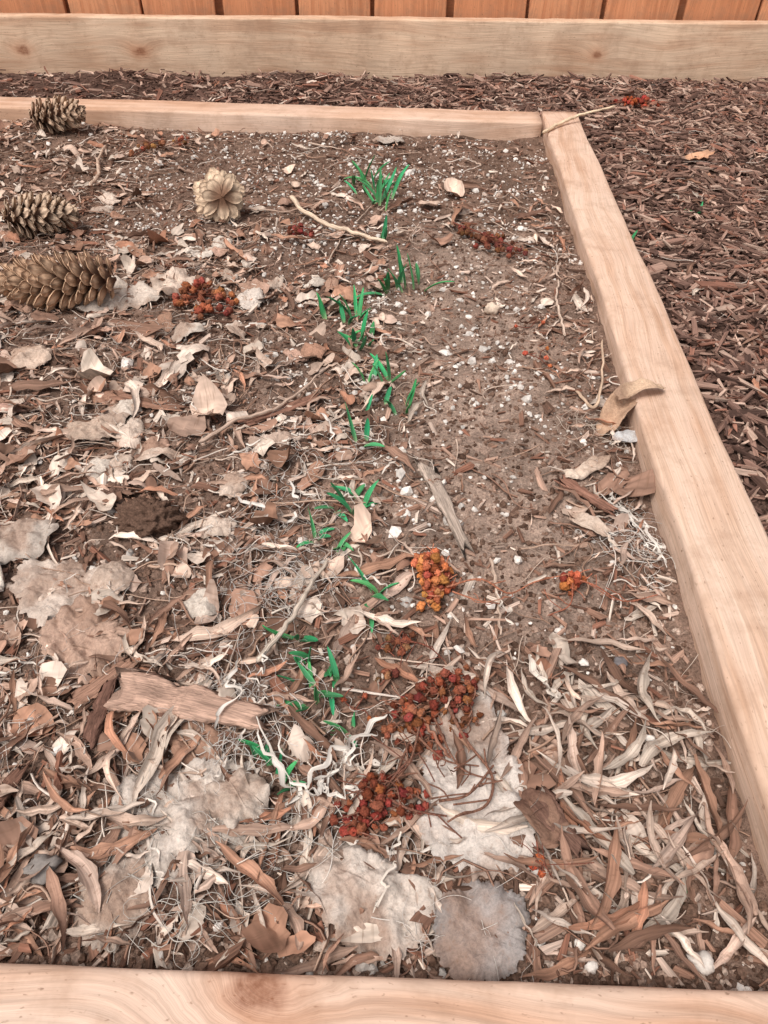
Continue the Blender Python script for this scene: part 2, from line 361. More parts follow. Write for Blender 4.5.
def straws(B,x,y,yaw,L,R,curl,lift,col,K=10,sides=3,zo=.003):
    N=len(x);t=np.linspace(0,1,K)[None]
    th=yaw[:,None]+curl[:,None]*(t-.5)+curl[:,None]*.5*np.sin(t*6+yaw[:,None]*5)
    px=np.cumsum(np.cos(th)*L[:,None]/K,1);py=np.cumsum(np.sin(th)*L[:,None]/K,1)
    px+=(x-px.mean(1))[:,None];py+=(y-py.mean(1))[:,None]
    z=np.maximum(hgt(px,py),hgt(px,py).mean(1,keepdims=True))+zo+lift[:,None]*np.sin(t*np.pi+yaw[:,None]*3)**2
    tubes(B,np.stack([px,py,z],-1),R[:,None]*(1-.5*t),col,sides)
def dens(x,y):
    d=1-.96*bare(x,y)
    d*=1-.78*sm(1.12,1.3,y)*sm(-.62,-.35,x)
    d*=1-.35*sm(1.25,1.5,y)
    d*=.64+.55*fbm(x*9,y*9,5,2)
    return d.clip(0,1)
def ok2(x,y,yaw,L,f=in_bed):
    c,s=np.cos(yaw)*L*.42,np.sin(yaw)*L*.42
    return f(x+c,y+s)&f(x-c,y-s)&clear(x,y)&clearp(x,y)

# ---------------------------------------------------------------- crumbs / perlite
B=Batch();x,y=sample(64000,1.35);k=in_bed(x,y);x,y=x[k],y[k];n=len(x)
cl=np.array([lin(c) for c in [(118,93,79),(96,74,62),(144,121,107),(170,150,136),(78,59,49)]])
lumps(B,x,y,rng.gamma(3,.00050,n)+.0005,rng.uniform(-.001,.001,n),cl[rng.choice(5,n,p=[.27,.24,.24,.13,.12])]*rng.uniform(.8,1.2,(n,1)))
x,y=sample(12000,1.0);k=in_out(x,y);x,y=x[k],y[k];n=len(x)
lumps(B,x,y,rng.gamma(3,.0009,n)+.001,rng.uniform(-.001,.001,n),lin((88,67,58))*rng.uniform(.6,1.4,(n,1)))
build('soil_crumbs',B,M_crumb,False)
B=Batch();x,y=sample(30000,1.1);p=.12+.7*np.exp(-((x-.06)/.19)**2)*sm(.3,.6,y)+.7*sm(1.0,1.25,y)*(x>-.5)
p*=(.5+.8*vn(x*16,y*16,6)).clip(.12,1)
k=in_bed(x,y)&(rng.random(len(x))<p);x,y=x[k],y[k];n=len(x)
lumps(B,x,y,rng.gamma(1.6,.00085,n)+.0005,np.full(n,.0014),lin((230,220,210))*rng.uniform(.6,1.05,(n,1)),.8)
build('perlite',B,M_stone,False)
# ---------------------------------------------------------------- bed wood chips / leaf crumbs
B=Batch();x,y=sample(30000,1.2);k=in_bed(x,y,.01)&(rng.random(len(x))<.22+.73*dens(x,y));x,y=x[k],y[k];n=len(x)
L_=rng.gamma(2.3,.0036,n)+.003
cc_=np.array([lin(c) for c in [(148,114,96),(122,91,76),(172,140,122),(194,170,154),(134,94,77),(98,75,63),(210,192,176)]])
chips(B,x,y,L_,L_*rng.uniform(.12,.4,n),L_*rng.uniform(.04,.12,n)+.0005,rng.uniform(.001,.004,n),cc_[rng.choice(7,n,p=[.18,.18,.14,.11,.14,.17,.08])]*rng.uniform(.8,1.2,(n,1)))
build('wood_chips',B,M_chip,False)
# ---------------------------------------------------------------- mulch outside the bed
B=Batch();x,y=sample(46000,.85,.2,2.245)
k=in_out(x,y,.012)&(rng.random(len(x))<np.where(y>yb(x)+.05,np.where(x<.35,.2+.6*sm(-.9,.3,x),1),1));x,y=x[k],y[k];n=len(x)
L_=rng.gamma(2.6,.0056,n)+.004
cm=np.array([lin(c) for c in [(134,104,91),(108,83,73),(156,126,111),(88,67,59),(182,154,137),(140,99,83)]])
chips(B,x,y,L_,L_*rng.uniform(.1,.32,n),L_*rng.uniform(.04,.12,n)+.0008,rng.uniform(.001,.012,n),cm[rng.choice(6,n,p=[.24,.22,.2,.12,.13,.09])]*rng.uniform(.75,1.25,(n,1)),.2)
build('mulch',B,M_chip,False)
# ---------------------------------------------------------------- leaf litter
B=Batch()
x,y=sample(6800,1.0);yaw=rng.random(len(x))*6.28;L_=rng.gamma(4,.0075,len(x))+.008
k=ok2(x,y,yaw,L_)&(rng.random(len(x))<dens(x,y));x,y,yaw,L_=x[k],y[k],yaw[k],L_[k];n=len(x)
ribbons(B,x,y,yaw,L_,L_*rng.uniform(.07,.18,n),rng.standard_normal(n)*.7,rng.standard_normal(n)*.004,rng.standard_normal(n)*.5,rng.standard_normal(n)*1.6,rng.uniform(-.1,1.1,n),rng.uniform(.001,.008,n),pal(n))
n0=340;x=rng.normal(.20,.09,n0);y=rng.normal(.22,.065,n0);yaw=rng.normal(2.3,1.2,n0);L_=rng.uniform(.03,.075,n0)
k=ok2(x,y,yaw,L_);x,y,yaw,L_=x[k],y[k],yaw[k],L_[k];n=len(x)
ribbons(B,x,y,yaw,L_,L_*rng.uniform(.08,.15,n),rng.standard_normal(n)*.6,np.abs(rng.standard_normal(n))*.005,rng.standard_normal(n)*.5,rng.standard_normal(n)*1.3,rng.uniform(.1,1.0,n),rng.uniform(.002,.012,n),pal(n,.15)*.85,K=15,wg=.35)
n0=420;x=rng.normal(-.19,.15,n0);y=rng.normal(.20,.08,n0);yaw=rng.random(n0)*6.28;L_=rng.uniform(.02,.06,n0)
k=ok2(x,y,yaw,L_);x,y,yaw,L_=x[k],y[k],yaw[k],L_[k];n=len(x)
ribbons(B,x,y,yaw,L_,L_*rng.uniform(.09,.18,n),rng.standard_normal(n)*.6,np.abs(rng.standard_normal(n))*.005,rng.standard_normal(n)*.5,rng.standard_normal(n)*1.3,rng.uniform(.1,1,n),rng.uniform(.002,.010,n),pal(n,.15)*.9,K=15,wg=.35)
x,y=sample(4400,1.0);k=in_bed(x,y,.02)&clear(x,y)&clearp(x,y)&(rng.random(len(x))<dens(x,y)*(.2+.8*(x<0)));x,y=x[k],y[k];n=len(x)
R_=rng.gamma(3.3,.0024,n)+.0025
frags(B,x,y,rng.random(n)*6.28,R_,rng.uniform(.35,1,n),rng.uniform(-.6,.9,n),rng.standard_normal(n)*.25,rng.uniform(.001,.007,n),pal(n)*1.05)
x,y=sample(320,.8,.4,2.2);k=in_out(x,y,.03);x,y=x[k],y[k];n=len(x)
ribbons(B,x,y,rng.random(n)*6.28,rng.uniform(.03,.06,n),rng.uniform(.004,.008,n),rng.standard_normal(n),rng.standard_normal(n)*.003,rng.standard_normal(n)*.4,rng.standard_normal(n),rng.uniform(0,.8,n),rng.uniform(.008,.014,n),pal(n)*.9)
frags(B,np.array([.625,.62]),np.array([1.575,1.5]),np.array([.2,2.]),np.array([.026,.012]),np.array([.55,.5]),np.array([.4,.3]),np.array([.1,.1]),np.array([.012,.01]),np.array([lin((208,160,128)),lin((170,126,100))]))
build('leaf_litter',B,M_leaf)
# ---------------------------------------------------------------- straw / dried grass
B=Batch()
x,y=sample(6000,1.0);yaw=rng.random(len(x))*6.28;L_=rng.gamma(3.5,.012,len(x))+.012
k=ok2(x,y,yaw,L_)&(rng.random(len(x))<.18+.8*dens(x,y));x,y,yaw,L_=x[k],y[k],yaw[k],L_[k];n=len(x)
sc=np.array([lin(c) for c in [(200,176,158),(182,152,132),(218,202,188),(150,116,98),(166,134,114)]])
straws(B,x,y,yaw,L_,rng.gamma(3,.00020,n)+.00028,rng.standard_normal(n)*1.0,np.abs(rng.standard_normal(n))*.004,sc[rng.choice(5,n)],zo=.004)
x,y=sample(700,.8,.3,2.2);k=in_out(x,y,.03);x,y=x[k],y[k];n=len(x)
straws(B,x,y,rng.random(n)*6.28,rng.uniform(.03,.1,n),rng.uniform(.0004,.0009,n),rng.standard_normal(n),rng.uniform(0,.006,n),sc[rng.choice(5,n)]*.9,zo=.009)
for cx_,cy_,r_,n0,cc in [(-.11,.30,.03,110,(206,198,190)),(-.12,.18,.04,110,(194,186,176)),(-.09,.43,.035,100,(204,196,188)),(.262,.50,.028,130,(226,218,208)),(-.11,.52,.045,90,(214,204,194)),(.448,.935,.02,14,(225,204,188)),(-.30,1.0,.05,60,(206,192,180)),(.04,.17,.03,40,(214,204,194)),(-.08,.62,.05,60,(216,206,196)),(.26,.30,.03,30,(206,188,172)),(-.25,.30,.06,60,(204,192,182)),(-.30,.75,.09,80,(208,196,184)),(.24,.66,.03,40,(210,194,178)),(-.05,.25,.03,60,(224,216,206))]:
    x=rng.normal(cx_,r_,n0);y=rng.normal(cy_,r_,n0);k=np.where(cx_<.36,in_bed(x,y,.015),in_out(x,y));x,y=x[k],y[k];n=len(x)
    straws(B,x,y,rng.random(n)*6.28,rng.uniform(.02,.07,n),rng.uniform(.00016,.00042,n),rng.standard_normal(n)*1.9,rng.uniform(0,.006,n),np.repeat(lin(cc)[None],n,0),K=14,zo=.007)
def catmull(P,K=40):
    P=np.array(P,float);Q=np.vstack([2*P[0]-P[1],P,2*P[-1]-P[-2]]);o=[]
    m=len(P)-1
    for u in np.linspace(0,m-1e-6,K):
        i=int(u);f=u-i;p0,p1,p2,p3=Q[i:i+4]
        o.append(.5*((2*p1)+(-p0+p2)*f+(2*p0-5*p1+4*p2-p3)*f*f+(-p0+3*p1-3*p2+p3)*f**3))
    return np.array(o)
def strap(B,pts,W,col,zo=.014,K=60,tw=1.2,seed=0):
    C=catmull(pts,K);C+=np.stack([.004*vn(np.arange(K)*.35+seed*7,0*np.arange(K),1),.004*vn(np.arange(K)*.35+seed*3,1+0*np.arange(K),2)],-1)
    T=np.gradient(C,axis=0);T/=np.linalg.norm(T,axis=1,keepdims=True);Nn=np.stack([-T[:,1],T[:,0]],-1)
    t=np.linspace(0,1,K);ph=tw*np.sin(t*9+seed);w=W/2*(.7+.35*vn(t*12+seed,t*0,3))*np.minimum(1,8*np.minimum(t+.03,1.03-t))
    z=hgt(C[:,0],C[:,1])+zo+.003*np.sin(t*11+seed*2)+w*np.abs(np.sin(ph))
    V=np.zeros((K,3,3))
    for k,s in enumerate((-1,0,1)):
        V[:,k,:2]=C+Nn*(s*w*np.cos(ph))[:,None];V[:,k,2]=z+s*w*np.sin(ph)+abs(s)*w*.35
    i=np.arange(K*3).reshape(K,3);f=np.stack([i[:-1,:-1],i[1:,:-1],i[1:,1:],i[:-1,1:]],-1).reshape(-1,4)
    l=np.zeros((K,3,3));l[...,0]=t[:,None]*.2;l[...,1]=np.array([-1,0,1])*w[:,None]
    cc=lin(col)*(1+.18*vn(t*18+seed,t*0,4))[:,None,None]*np.array([.85,1,.9])[None,:,None]
    B.add(V,f,cc.reshape(-1,3),l)
wc=(216,206,195)
strap(B,[(-.095,.292),(-.072,.262),(-.056,.238),(-.040,.262),(-.018,.285),(.004,.302)],.0054,wc,.014,seed=1)
strap(B,[(-.090,.285),(-.070,.256),(-.05,.242),(-.036,.256),(-.02,.276),(-.004,.292)],.0028,wc,.015,seed=31)
strap(B,[(-.085,.30),(-.062,.262),(-.046,.248),(-.03,.262),(-.01,.272)],.002,wc,.015,seed=33)
strap(B,[(-.064,.232),(-.045,.248),(-.03,.240),(-.012,.250)],.0038,wc,.014,seed=2)
strap(B,[(-.02,.281),(-.035,.25),(-.05,.235)],.0034,wc,.014,seed=12)
strap(B,[(-.05,.27),(-.03,.262),(-.02,.24),(-.045,.225)],.0022,wc,.014,seed=32)
strap(B,[(-.128,.362),(-.112,.345),(-.120,.325),(-.105,.315),(-.118,.29),(-.112,.27)],.0034,wc,.014,seed=3)
strap(B,[(-.098,.375),(-.092,.35),(-.1,.335)],.003,wc,seed=4)
strap(B,[(-.15,.555),(-.128,.53),(-.11,.522),(-.118,.49)],.004,(218,208,198),seed=5)
strap(B,[(-.13,.60),(-.10,.57),(-.085,.53),(-.09,.50)],.0032,(218,208,198),seed=15)
strap(B,[(-.075,.69),(-.062,.65),(-.055,.62),(-.045,.60),(-.05,.57)],.0035,(218,208,198),seed=6)
for q in range(7):
    o_=rng.normal(0,.008,8);strap(B,[(.225+o_[0],.57+o_[1]),(.243+o_[2],.53+o_[3]),(.252+o_[4]*.5,.495+o_[5]),(.255+o_[6]*.3,.455+o_[7])],rng.uniform(.0018,.0034),wc,.010,seed=50+q)
strap(B,[(.0,.165),(.008,.195),(.016,.215)],.003,(216,204,190),zo=.018,seed=9)
strap(B,[(-.04,.46),(-.02,.44),(-.0,.42),(.018,.41)],.003,(214,202,190),seed=10)
strap(B,[(.118,.36),(.126,.33),(.136,.315)],.007,(214,200,186),seed=11)
strap(B,[(.10,.42),(.108,.39)],.003,(210,196,182),seed=13)
for q in range(36):
    x_=rng.uniform(-.3,.02);y_=rng.uniform(.2,1.0);a=rng.random()*6.28;l_=rng.uniform(.015,.04);c_=rng.uniform(-1,1)
    strap(B,[(x_-l_*math.cos(a),y_-l_*math.sin(a)),(x_+c_*.012,y_+c_*.012),(x_+l_*math.cos(a+c_),y_+l_*math.sin(a+c_))],rng.uniform(.0014,.003),(212,200,188),zo=.008,seed=80+q)
build('dried_grass',B,M_grass)
# ---------------------------------------------------------------- large dead leaves
def big_leaf(cx_,cy_,L,W,yaw,col,crum=.006,seed=0,zo=.010,bend=0.0,tilt=0.0,name='dead_leaf',curl=.2,base=None,pts=None):
    r=np.random.default_rng(seed+100);R,M=(44,200) if pts is not None else (26,110)
    th=np.linspace(0,2*np.pi,M,endpoint=False);rr=np.linspace(0,1,R)**.9
    if pts is not None:
        Pp=np.array(pts);cen=Pp.mean(0);cx_,cy_=cen;yaw0=yaw;yaw=0
        dlt=Pp-cen;aa=np.mod(np.arctan2(dlt[:,1],dlt[:,0]),2*np.pi);rd=np.hypot(dlt[:,0],dlt[:,1]);o_=np.argsort(aa);aa=aa[o_];rd=rd[o_]
        r0=np.interp(th,np.concatenate([[aa[-1]-2*np.pi],aa,[aa[0]+2*np.pi]]),np.concatenate([[rd[-1]],rd,[rd[0]]]))
        L=2*rd.mean();W=L
        r0=r0*(1+.07*vn(th*5+seed,th*0,3)+.06*vn(th*14+seed,th*0,4)+.04*vn(th*36+seed,th*0,5))
        u=rr[:,None]*(r0*np.cos(th))[None];v=rr[:,None]*(r0*np.sin(th))[None]
        uv,vv=u*math.cos(yaw0)+v*math.sin(yaw0),-u*math.sin(yaw0)+v*math.cos(yaw0)
    else:
        rad=np.ones(M)
        for k in range(1,9): rad+=.13/k**.8*r.standard_normal()*np.cos(k*th+r.random()*6.28)
        rad+=.02*np.abs(np.sin(th*11+r.random()*6))+.05*vn(th*5+seed*3,th*0+seed,3)+.035*vn(th*14+seed*3,th*0,4)
        rad=rad.clip(.4,1.4)
        pw=1-.12*np.cos(2*th)
        u=rr[:,None]*(rad*np.cos(th)*L/2*pw)[None];v=rr[:,None]*(rad*np.sin(th)*W/2)[None];uv,vv=u,v
    z=crum*1.3*(np.abs(fbm(u*24+seed*5,v*24,seed,3))-.3)+crum*.5*fbm(u*90+seed,v*90,seed+2,3)+bend*v*v/W+curl*crum*3*(rr[:,None]**4)*vn(th[None]*2+seed,th[None]*0,1)-.003*rr[:,None]**8
    lat=np.abs(((uv*1.0-np.abs(vv)*.9+.002*vn(u*60,v*60,2))/(L*.13)+50)%1-.5)*2
    vein=np.maximum(np.exp(-(vv/(W*.012))**2),.6*sm(.91,.99,lat))
    z+=.0005*vein
    c=lin(col)[None,None]*(1+.07*vein+.17*fbm(u*40+seed,v*40,seed+1,4)-.15*rr[:,None]**8)[...,None]
    stain=sm(-.15,.7,fbm(u*26+seed*2,v*26+4,seed+3,4))[...,None]
    c=c*(1-.65*stain)+lin((150,119,100))*.65*stain
    ct,st=math.cos(tilt),math.sin(tilt);uu=u*ct-z*st;zz=u*st+z*ct
    px=cx_+uu*math.cos(yaw)-v*math.sin(yaw);py=cy_+uu*math.sin(yaw)+v*math.cos(yaw)
    h0=hgt(np.array(cx_),np.array(cy_))
    P=np.stack([px,py,(h0 if base is None else base)+(.7*(hgt(px,py)-h0) if base is None else 0)+zo+zz],-1)
    i=np.arange(R*M).reshape(R,M);j=np.roll(i,-1,1);f=np.stack([i[:-1],i[1:],j[1:],j[:-1]],-1).reshape(-1,4)
    B=Batch();B.add(P,f,c.reshape(-1,3),np.stack([u+seed,v,z],-1));return build(name,B,M_big)
def pl(P,col,crum,seed,yaw,zo=.007): big_leaf(0,0,1,1,yaw,col,crum,seed,zo,pts=P)
pl(LEAF1,(200,182,168),.005,1,.3);pl(LEAF2,(178,148,130),.007,2,1.2,.010)
pl(LEAF4,(198,184,172),.006,4,.8);pl(LEAF7,(184,166,152),.005,7,1.4)
pl(LEAF8,(200,188,178),.0050,8,1.75,.008);pl(LEAF9,(198,184,172),.006,9,-.4,.009);pl(LEAF11,(160,151,146),.004,11,.5,.008)
big_leaf(-.24,.435,.045,.035,1.4,(186,164,148),seed=21)
big_leaf(-.345,.49,.07,.05,.5,(186,172,160),seed=3)
big_leaf(-.098,.238,.05,.035,2.2,(198,182,168),.007,seed=5,zo=.013)
big_leaf(-.322,.655,.06,.04,.6,(190,166,148),seed=12)
big_leaf(-.40,.99,.14,.09,.1,(206,190,176),.009,seed=13)
big_leaf(-.31,1.03,.10,.06,2.0,(200,180,164),.009,seed=22)
big_leaf(-.196,.985,.06,.04,1.9,(204,190,178),seed=14)
big_leaf(-.44,.80,.06,.045,.3,(198,174,156),seed=15)
big_leaf(-.12,.64,.06,.022,.1,(208,190,176),seed=16)
big_leaf(.212,.600,.065,.018,.5,(210,190,172),.004,seed=17,bend=.5)
big_leaf(.198,.518,.045,.018,2.5,(210,188,170),.004,seed=18,bend=1)
big_leaf(.268,.655,.045,.020,.3,(192,190,188),.004,seed=19)
big_leaf(.262,.690,.075,.030,.9,(190,156,130),.006,seed=20,zo=.014,bend=1.2,tilt=.25)
big_leaf(.290,.702,.065,.020,.3,(196,166,140),.005,seed=23,zo=.033,bend=1.2,tilt=.05,base=.006)
big_leaf(-.0,1.70,.07,.035,.1,(182,168,156),.005,seed=24)
big_leaf(.112,.222,.042,.026,2.2,(120,90,76),.004,seed=25,zo=.014,bend=1)
for q in range(56):
    x_=rng.uniform(-.75,-.08);y_=rng.uniform(.25,1.35)
    if abs(x_)>.2+.38*y_+.05: continue
    if any((x_-a)**2+(y_-b_)**2<(.03+.3*L_)**2 for a,b_,_,L_,_,_ in SP): continue
    big_leaf(x_,y_,rng.uniform(.025,.055),rng.uniform(.016,.036),rng.random()*6.28,[(202,182,166),(182,148,130),(162,124,104),(208,194,180)][q%4],.005,seed=40+q,bend=rng.uniform(-.4,.6),zo=.007)
# ---------------------------------------------------------------- bark and sticks
def slab(name,cx_,cy_,L,W,T,yaw,col,zo=.01,seed=0,tilt=0,roll=0,taper=.2):
    K=40;S=20
    t=np.linspace(-1,1,K);a=np.linspace(0,2*np.pi,S,endpoint=False)
    w=W/2*(1-taper*t)*(1+.16*vn(t*4+seed,t*0,1)+.12*vn(t*15+seed,t*0,2))
    yy=np.sign(np.cos(a))*np.abs(np.cos(a))**.6;zz_=np.sign(np.sin(a))*np.abs(np.sin(a))**.6
    V=np.zeros((K,S,3));ee=(.22*L*vn(a*2.5+seed,a*0,3)*(np.abs(np.cos(a))+.2))
    V[...,0]=t[:,None]*(L/2+ee[None]);V[...,1]=w[:,None]*yy[None]
    V[...,2]=T/2*zz_[None]*(1+.6*vn(V[...,1]*500+seed,V[...,0]*30,4))+.002*vn(t*3+seed,t*0,5)[:,None]
    l=V.copy()+seed
    c=lin(col)*(1+.3*vn(V[...,1]*900,V[...,0]*40+seed,2))[...,None]
    Mx=Matrix.Rotation(yaw,3,'Z')@Matrix.Rotation(tilt,3,'Y')@Matrix.Rotation(roll,3,'X')
    V=V@np.array(Mx).T+np.array([cx_,cy_,float(hgt(np.array(cx_),np.array(cy_)))+zo])
    i=np.arange(K*S).reshape(K,S);j=np.roll(i,-1,1);B=Batch()
    B.add(V,np.stack([i[:-1],j[:-1],j[1:],i[1:]],-1).reshape(-1,4),c.reshape(-1,3),l)
    for row in (0,K-1):
        B.add([V[row].mean(0)],np.zeros((0,3),int),lin(col)*.8,[[0,0,0]])
        cidx=B.n-1
        B.f[-1]=np.array([[i[row,k],i[row,(k+1)%S],cidx] if row else [i[row,(k+1)%S],i[row,k],cidx] for k in range(S)])
    return build(name,B,M_bark)
slab('bark_piece',-.145,.307,.108,.028,.005,-.21,(178,146,128),.012,1)
slab('bark_piece',.060,.540,.115,.014,.006,-1.3,(172,154,140),.009,2,taper=.3)
slab('bark_piece',.118,.222,.042,.020,.004,-.9,(112,84,72),.013,3,taper=.5)
slab('bark_piece',-.215,.325,.05,.016,.004,.9,(148,114,96),.009,4)
slab('bark_piece',.205,.56,.06,.012,.005,-.8,(140,102,86),.011,5)
slab('bark_piece',-.12,.70,.10,.014,.005,.6,(138,102,86),.009,6)
slab('bark_piece',-.27,.70,.08,.016,.004,-.3,(146,110,92),.008,7)
slab('bark_piece',-.165,.30,.04,.014,.004,1.9,(120,90,76),.007,9)
slab('bark_piece',-.46,.69,.08,.018,.005,.2,(184,146,130),.009,12)
slab('bark_piece',.25,1.30,.05,.012,.005,.4,(120,90,76),.009,13)
slab('bark_piece',-.26,.23,.05,.014,.004,1.2,(120,88,74),.009,14,taper=.5)
slab('bark_piece',-.21,.30,.05,.012,.004,1.5,(112,82,70),.009,15)
def stick(pts,r0,col,name='stick',zo=.01,seed=0,K=40):
    C=catmull(pts,K)
    if C.shape[1]==2:
        z=hgt(C[:,0],C[:,1]);z=np.maximum(z,z.mean())+zo+.002*np.sin(np.linspace(0,5,K));C=np.column_stack([C,z])
    C=C+.0010*np.stack([vn(np.arange(K)*.5+seed,np.zeros(K),i) for i in range(3)],-1)
    B=Batch();R=r0*(1-.45*np.linspace(0,1,K))*(1+.16*vn(np.arange(K)*.7+seed,np.zeros(K),5));R[0]*=.3;R[-1]*=.3
    tubes(B,C[None],R[None],lin(col)[None],8);return build(name,B,M_bark)
stick([(-.174,1.35),(-.14,1.27),(-.10,1.225),(-.05,1.195),(.0,1.165)],.0046,(216,192,168),zo=.012,seed=1)
stick([(-.100,.345),(-.08,.38),(-.066,.42),(-.05,.46)],.0028,(190,174,158),zo=.014,seed=2)
stick([(-.20,.63),(-.16,.67),(-.12,.70),(-.08,.77)],.0026,(188,162,144),zo=.012,seed=3)
stick([(-.54,1.38),(-.55,1.46),(-.575,1.54),(-.59,1.64)],.004,(194,168,148),zo=.012,seed=4)
stick([(.318,1.655,.034),(.37,1.72,.0375),(.42,1.75,.046),(.49,1.775,.055)],.0042,(220,194,164),seed=5)
stick([(.232,.86),(.236,.95),(.25,1.02)],.0022,(198,174,156),seed=6)
stick([(.225,.74,.01),(.238,.70,.015),(.25,.73,.03),(.262,.80,.045)],.0022,(192,164,140),seed=7)
stick([(.05,.27),(.03,.30),(.0,.32)],.0015,(146,104,86),seed=8)
stick([(.098,.465),(.10,.42),(.098,.38)],.0018,(188,164,146),seed=9)
stick([(-.33,1.30),(-.2,1.27),(-.12,1.33)],.002,(184,156,138),seed=10)
# ---------------------------------------------------------------- pine cones
def pine_cone(cx_,cy_,L,R,yaw,pitch,ctip,cbase,n=110,seed=0,open_=.9,zc=None):
    r=np.random.default_rng(seed);B=Batch()
    na,nb=7,7
    A=np.linspace(0,1,na)
    Mx=np.array(Matrix.Rotation(yaw,3,'Z')@Matrix.Rotation(-pitch,3,'Y'))
    zc_=(R*.86 if zc is None else zc)+float(hgt(np.array(cx_),np.array(cy_)))
    org=np.array([cx_,cy_,zc_])
    for k in range(n):
        t=(k+.5)/n;tt=t**.85
        ph=k*2.39996+r.normal(0,.08)
        prof=math.sin(math.pi*min(1,(.13+.87*tt))**.8)**.62
        Rr=R*max(.16,prof)
        x0=(tt-.5)*L*.9
        el=math.radians(12+62*tt*.95)*open_+math.radians(10)+r.normal(0,.09)
        ls=Rr*1.02/ max(.55,math.cos(el)*.9+.25)
        ls*=r.uniform(.86,1.09)
        ws=R*.46*(.45+.55*prof)*r.uniform(.85,1.1)
        wa=ws/2*np.array([.25,.42,.66,.9,1.0,.86,.35])
        ta=ls*np.array([.03,.04,.05,.07,.12,.15,.07])
        bb=np.linspace(-1,1,nb)
        P=np.zeros((2,na,nb,3))
        for si,sg in enumerate((1,-1)):
            P[si,:,:,0]=(A*ls)[:,None]
            P[si,:,:,1]=wa[:,None]*bb[None]
            crown=(1-.75*bb[None]**2)
            P[si,:,:,2]=sg*ta[:,None]*.5*crown+ (.10*ls*A**3)[:,None]+(.10*ws*bb**2)[None]*A[:,None]
        P[0,4:6,3,2]+=ls*.07
        d=np.array([math.sin(el),math.cos(el)])
        nrm=np.array([-math.cos(el),math.sin(el)])
        rad=P[...,0]*d[1]+P[...,2]*nrm[1]; axx=P[...,0]*d[0]+P[...,2]*nrm[0]
        cphi,sphi=math.cos(ph),math.sin(ph)
        Q=np.zeros_like(P);Q[...,0]=x0+axx-ls*.35*math.sin(el);Q[...,1]=rad*cphi-P[...,1]*sphi;Q[...,2]=rad*sphi+P[...,1]*cphi
        Q=Q@Mx.T+org
        mixf=np.array([0,.03,.08,.25,.7,1,.9])[:,None,None]
        c=lin(cbase)*(1-mixf)+lin(ctip)*mixf
        c=np.broadcast_to(c,(na,nb,3))*r.uniform(.75,1.15)
        c=np.stack([c,c*.75])
        i=np.arange(na*nb).reshape(na,nb)
        f0=np.stack([i[:-1,:-1],i[1:,:-1],i[1:,1:],i[:-1,1:]],-1).reshape(-1,4)
        o=na*nb;rim=list(i[:,0])+list(i[-1,1:])+list(i[::-1,-1][1:])
        fr=np.array([[rim[q],rim[q+1],rim[q+1]+o,rim[q]+o] for q in range(len(rim)-1)])
        B.add(Q,np.concatenate([f0,(f0+o)[:,::-1],fr]),c.reshape(-1,3),P+r.random()*9)
    K=14;S=12;tt=np.linspace(0,1,K);rc=R*.42*np.sin(np.pi*np.clip(tt,.04,.97))**.6;a=np.linspace(0,6.283,S,endpoint=False)
    V=np.zeros((K,S,3));V[...,0]=((tt-.5)*L*.85)[:,None];V[...,1]=rc[:,None]*np.cos(a);V[...,2]=rc[:,None]*np.sin(a)
    i=np.arange(K*S).reshape(K,S);j=np.roll(i,-1,1)
    B.add(V@Mx.T+org,np.stack([i[:-1],j[:-1],j[1:],i[1:]],-1).reshape(-1,4),lin(cbase),V)
    return build('pine_cone',B,M_cone)
pine_cone(-.455,.955,.175,.043,math.pi+.12,.0,(216,178,146),(84,53,41),130,1)
pine_cone(-.705,1.715,.12,.040,.1,.1,(208,178,152),(116,84,67),100,2)
pine_cone(-.283,1.265,.085,.046,1.9,-.35,(220,192,164),(128,94,74),95,3,.8,.037)
pine_cone(-.56,1.19,.12,.038,.3,.0,(200,174,150),(112,84,68),100,4)
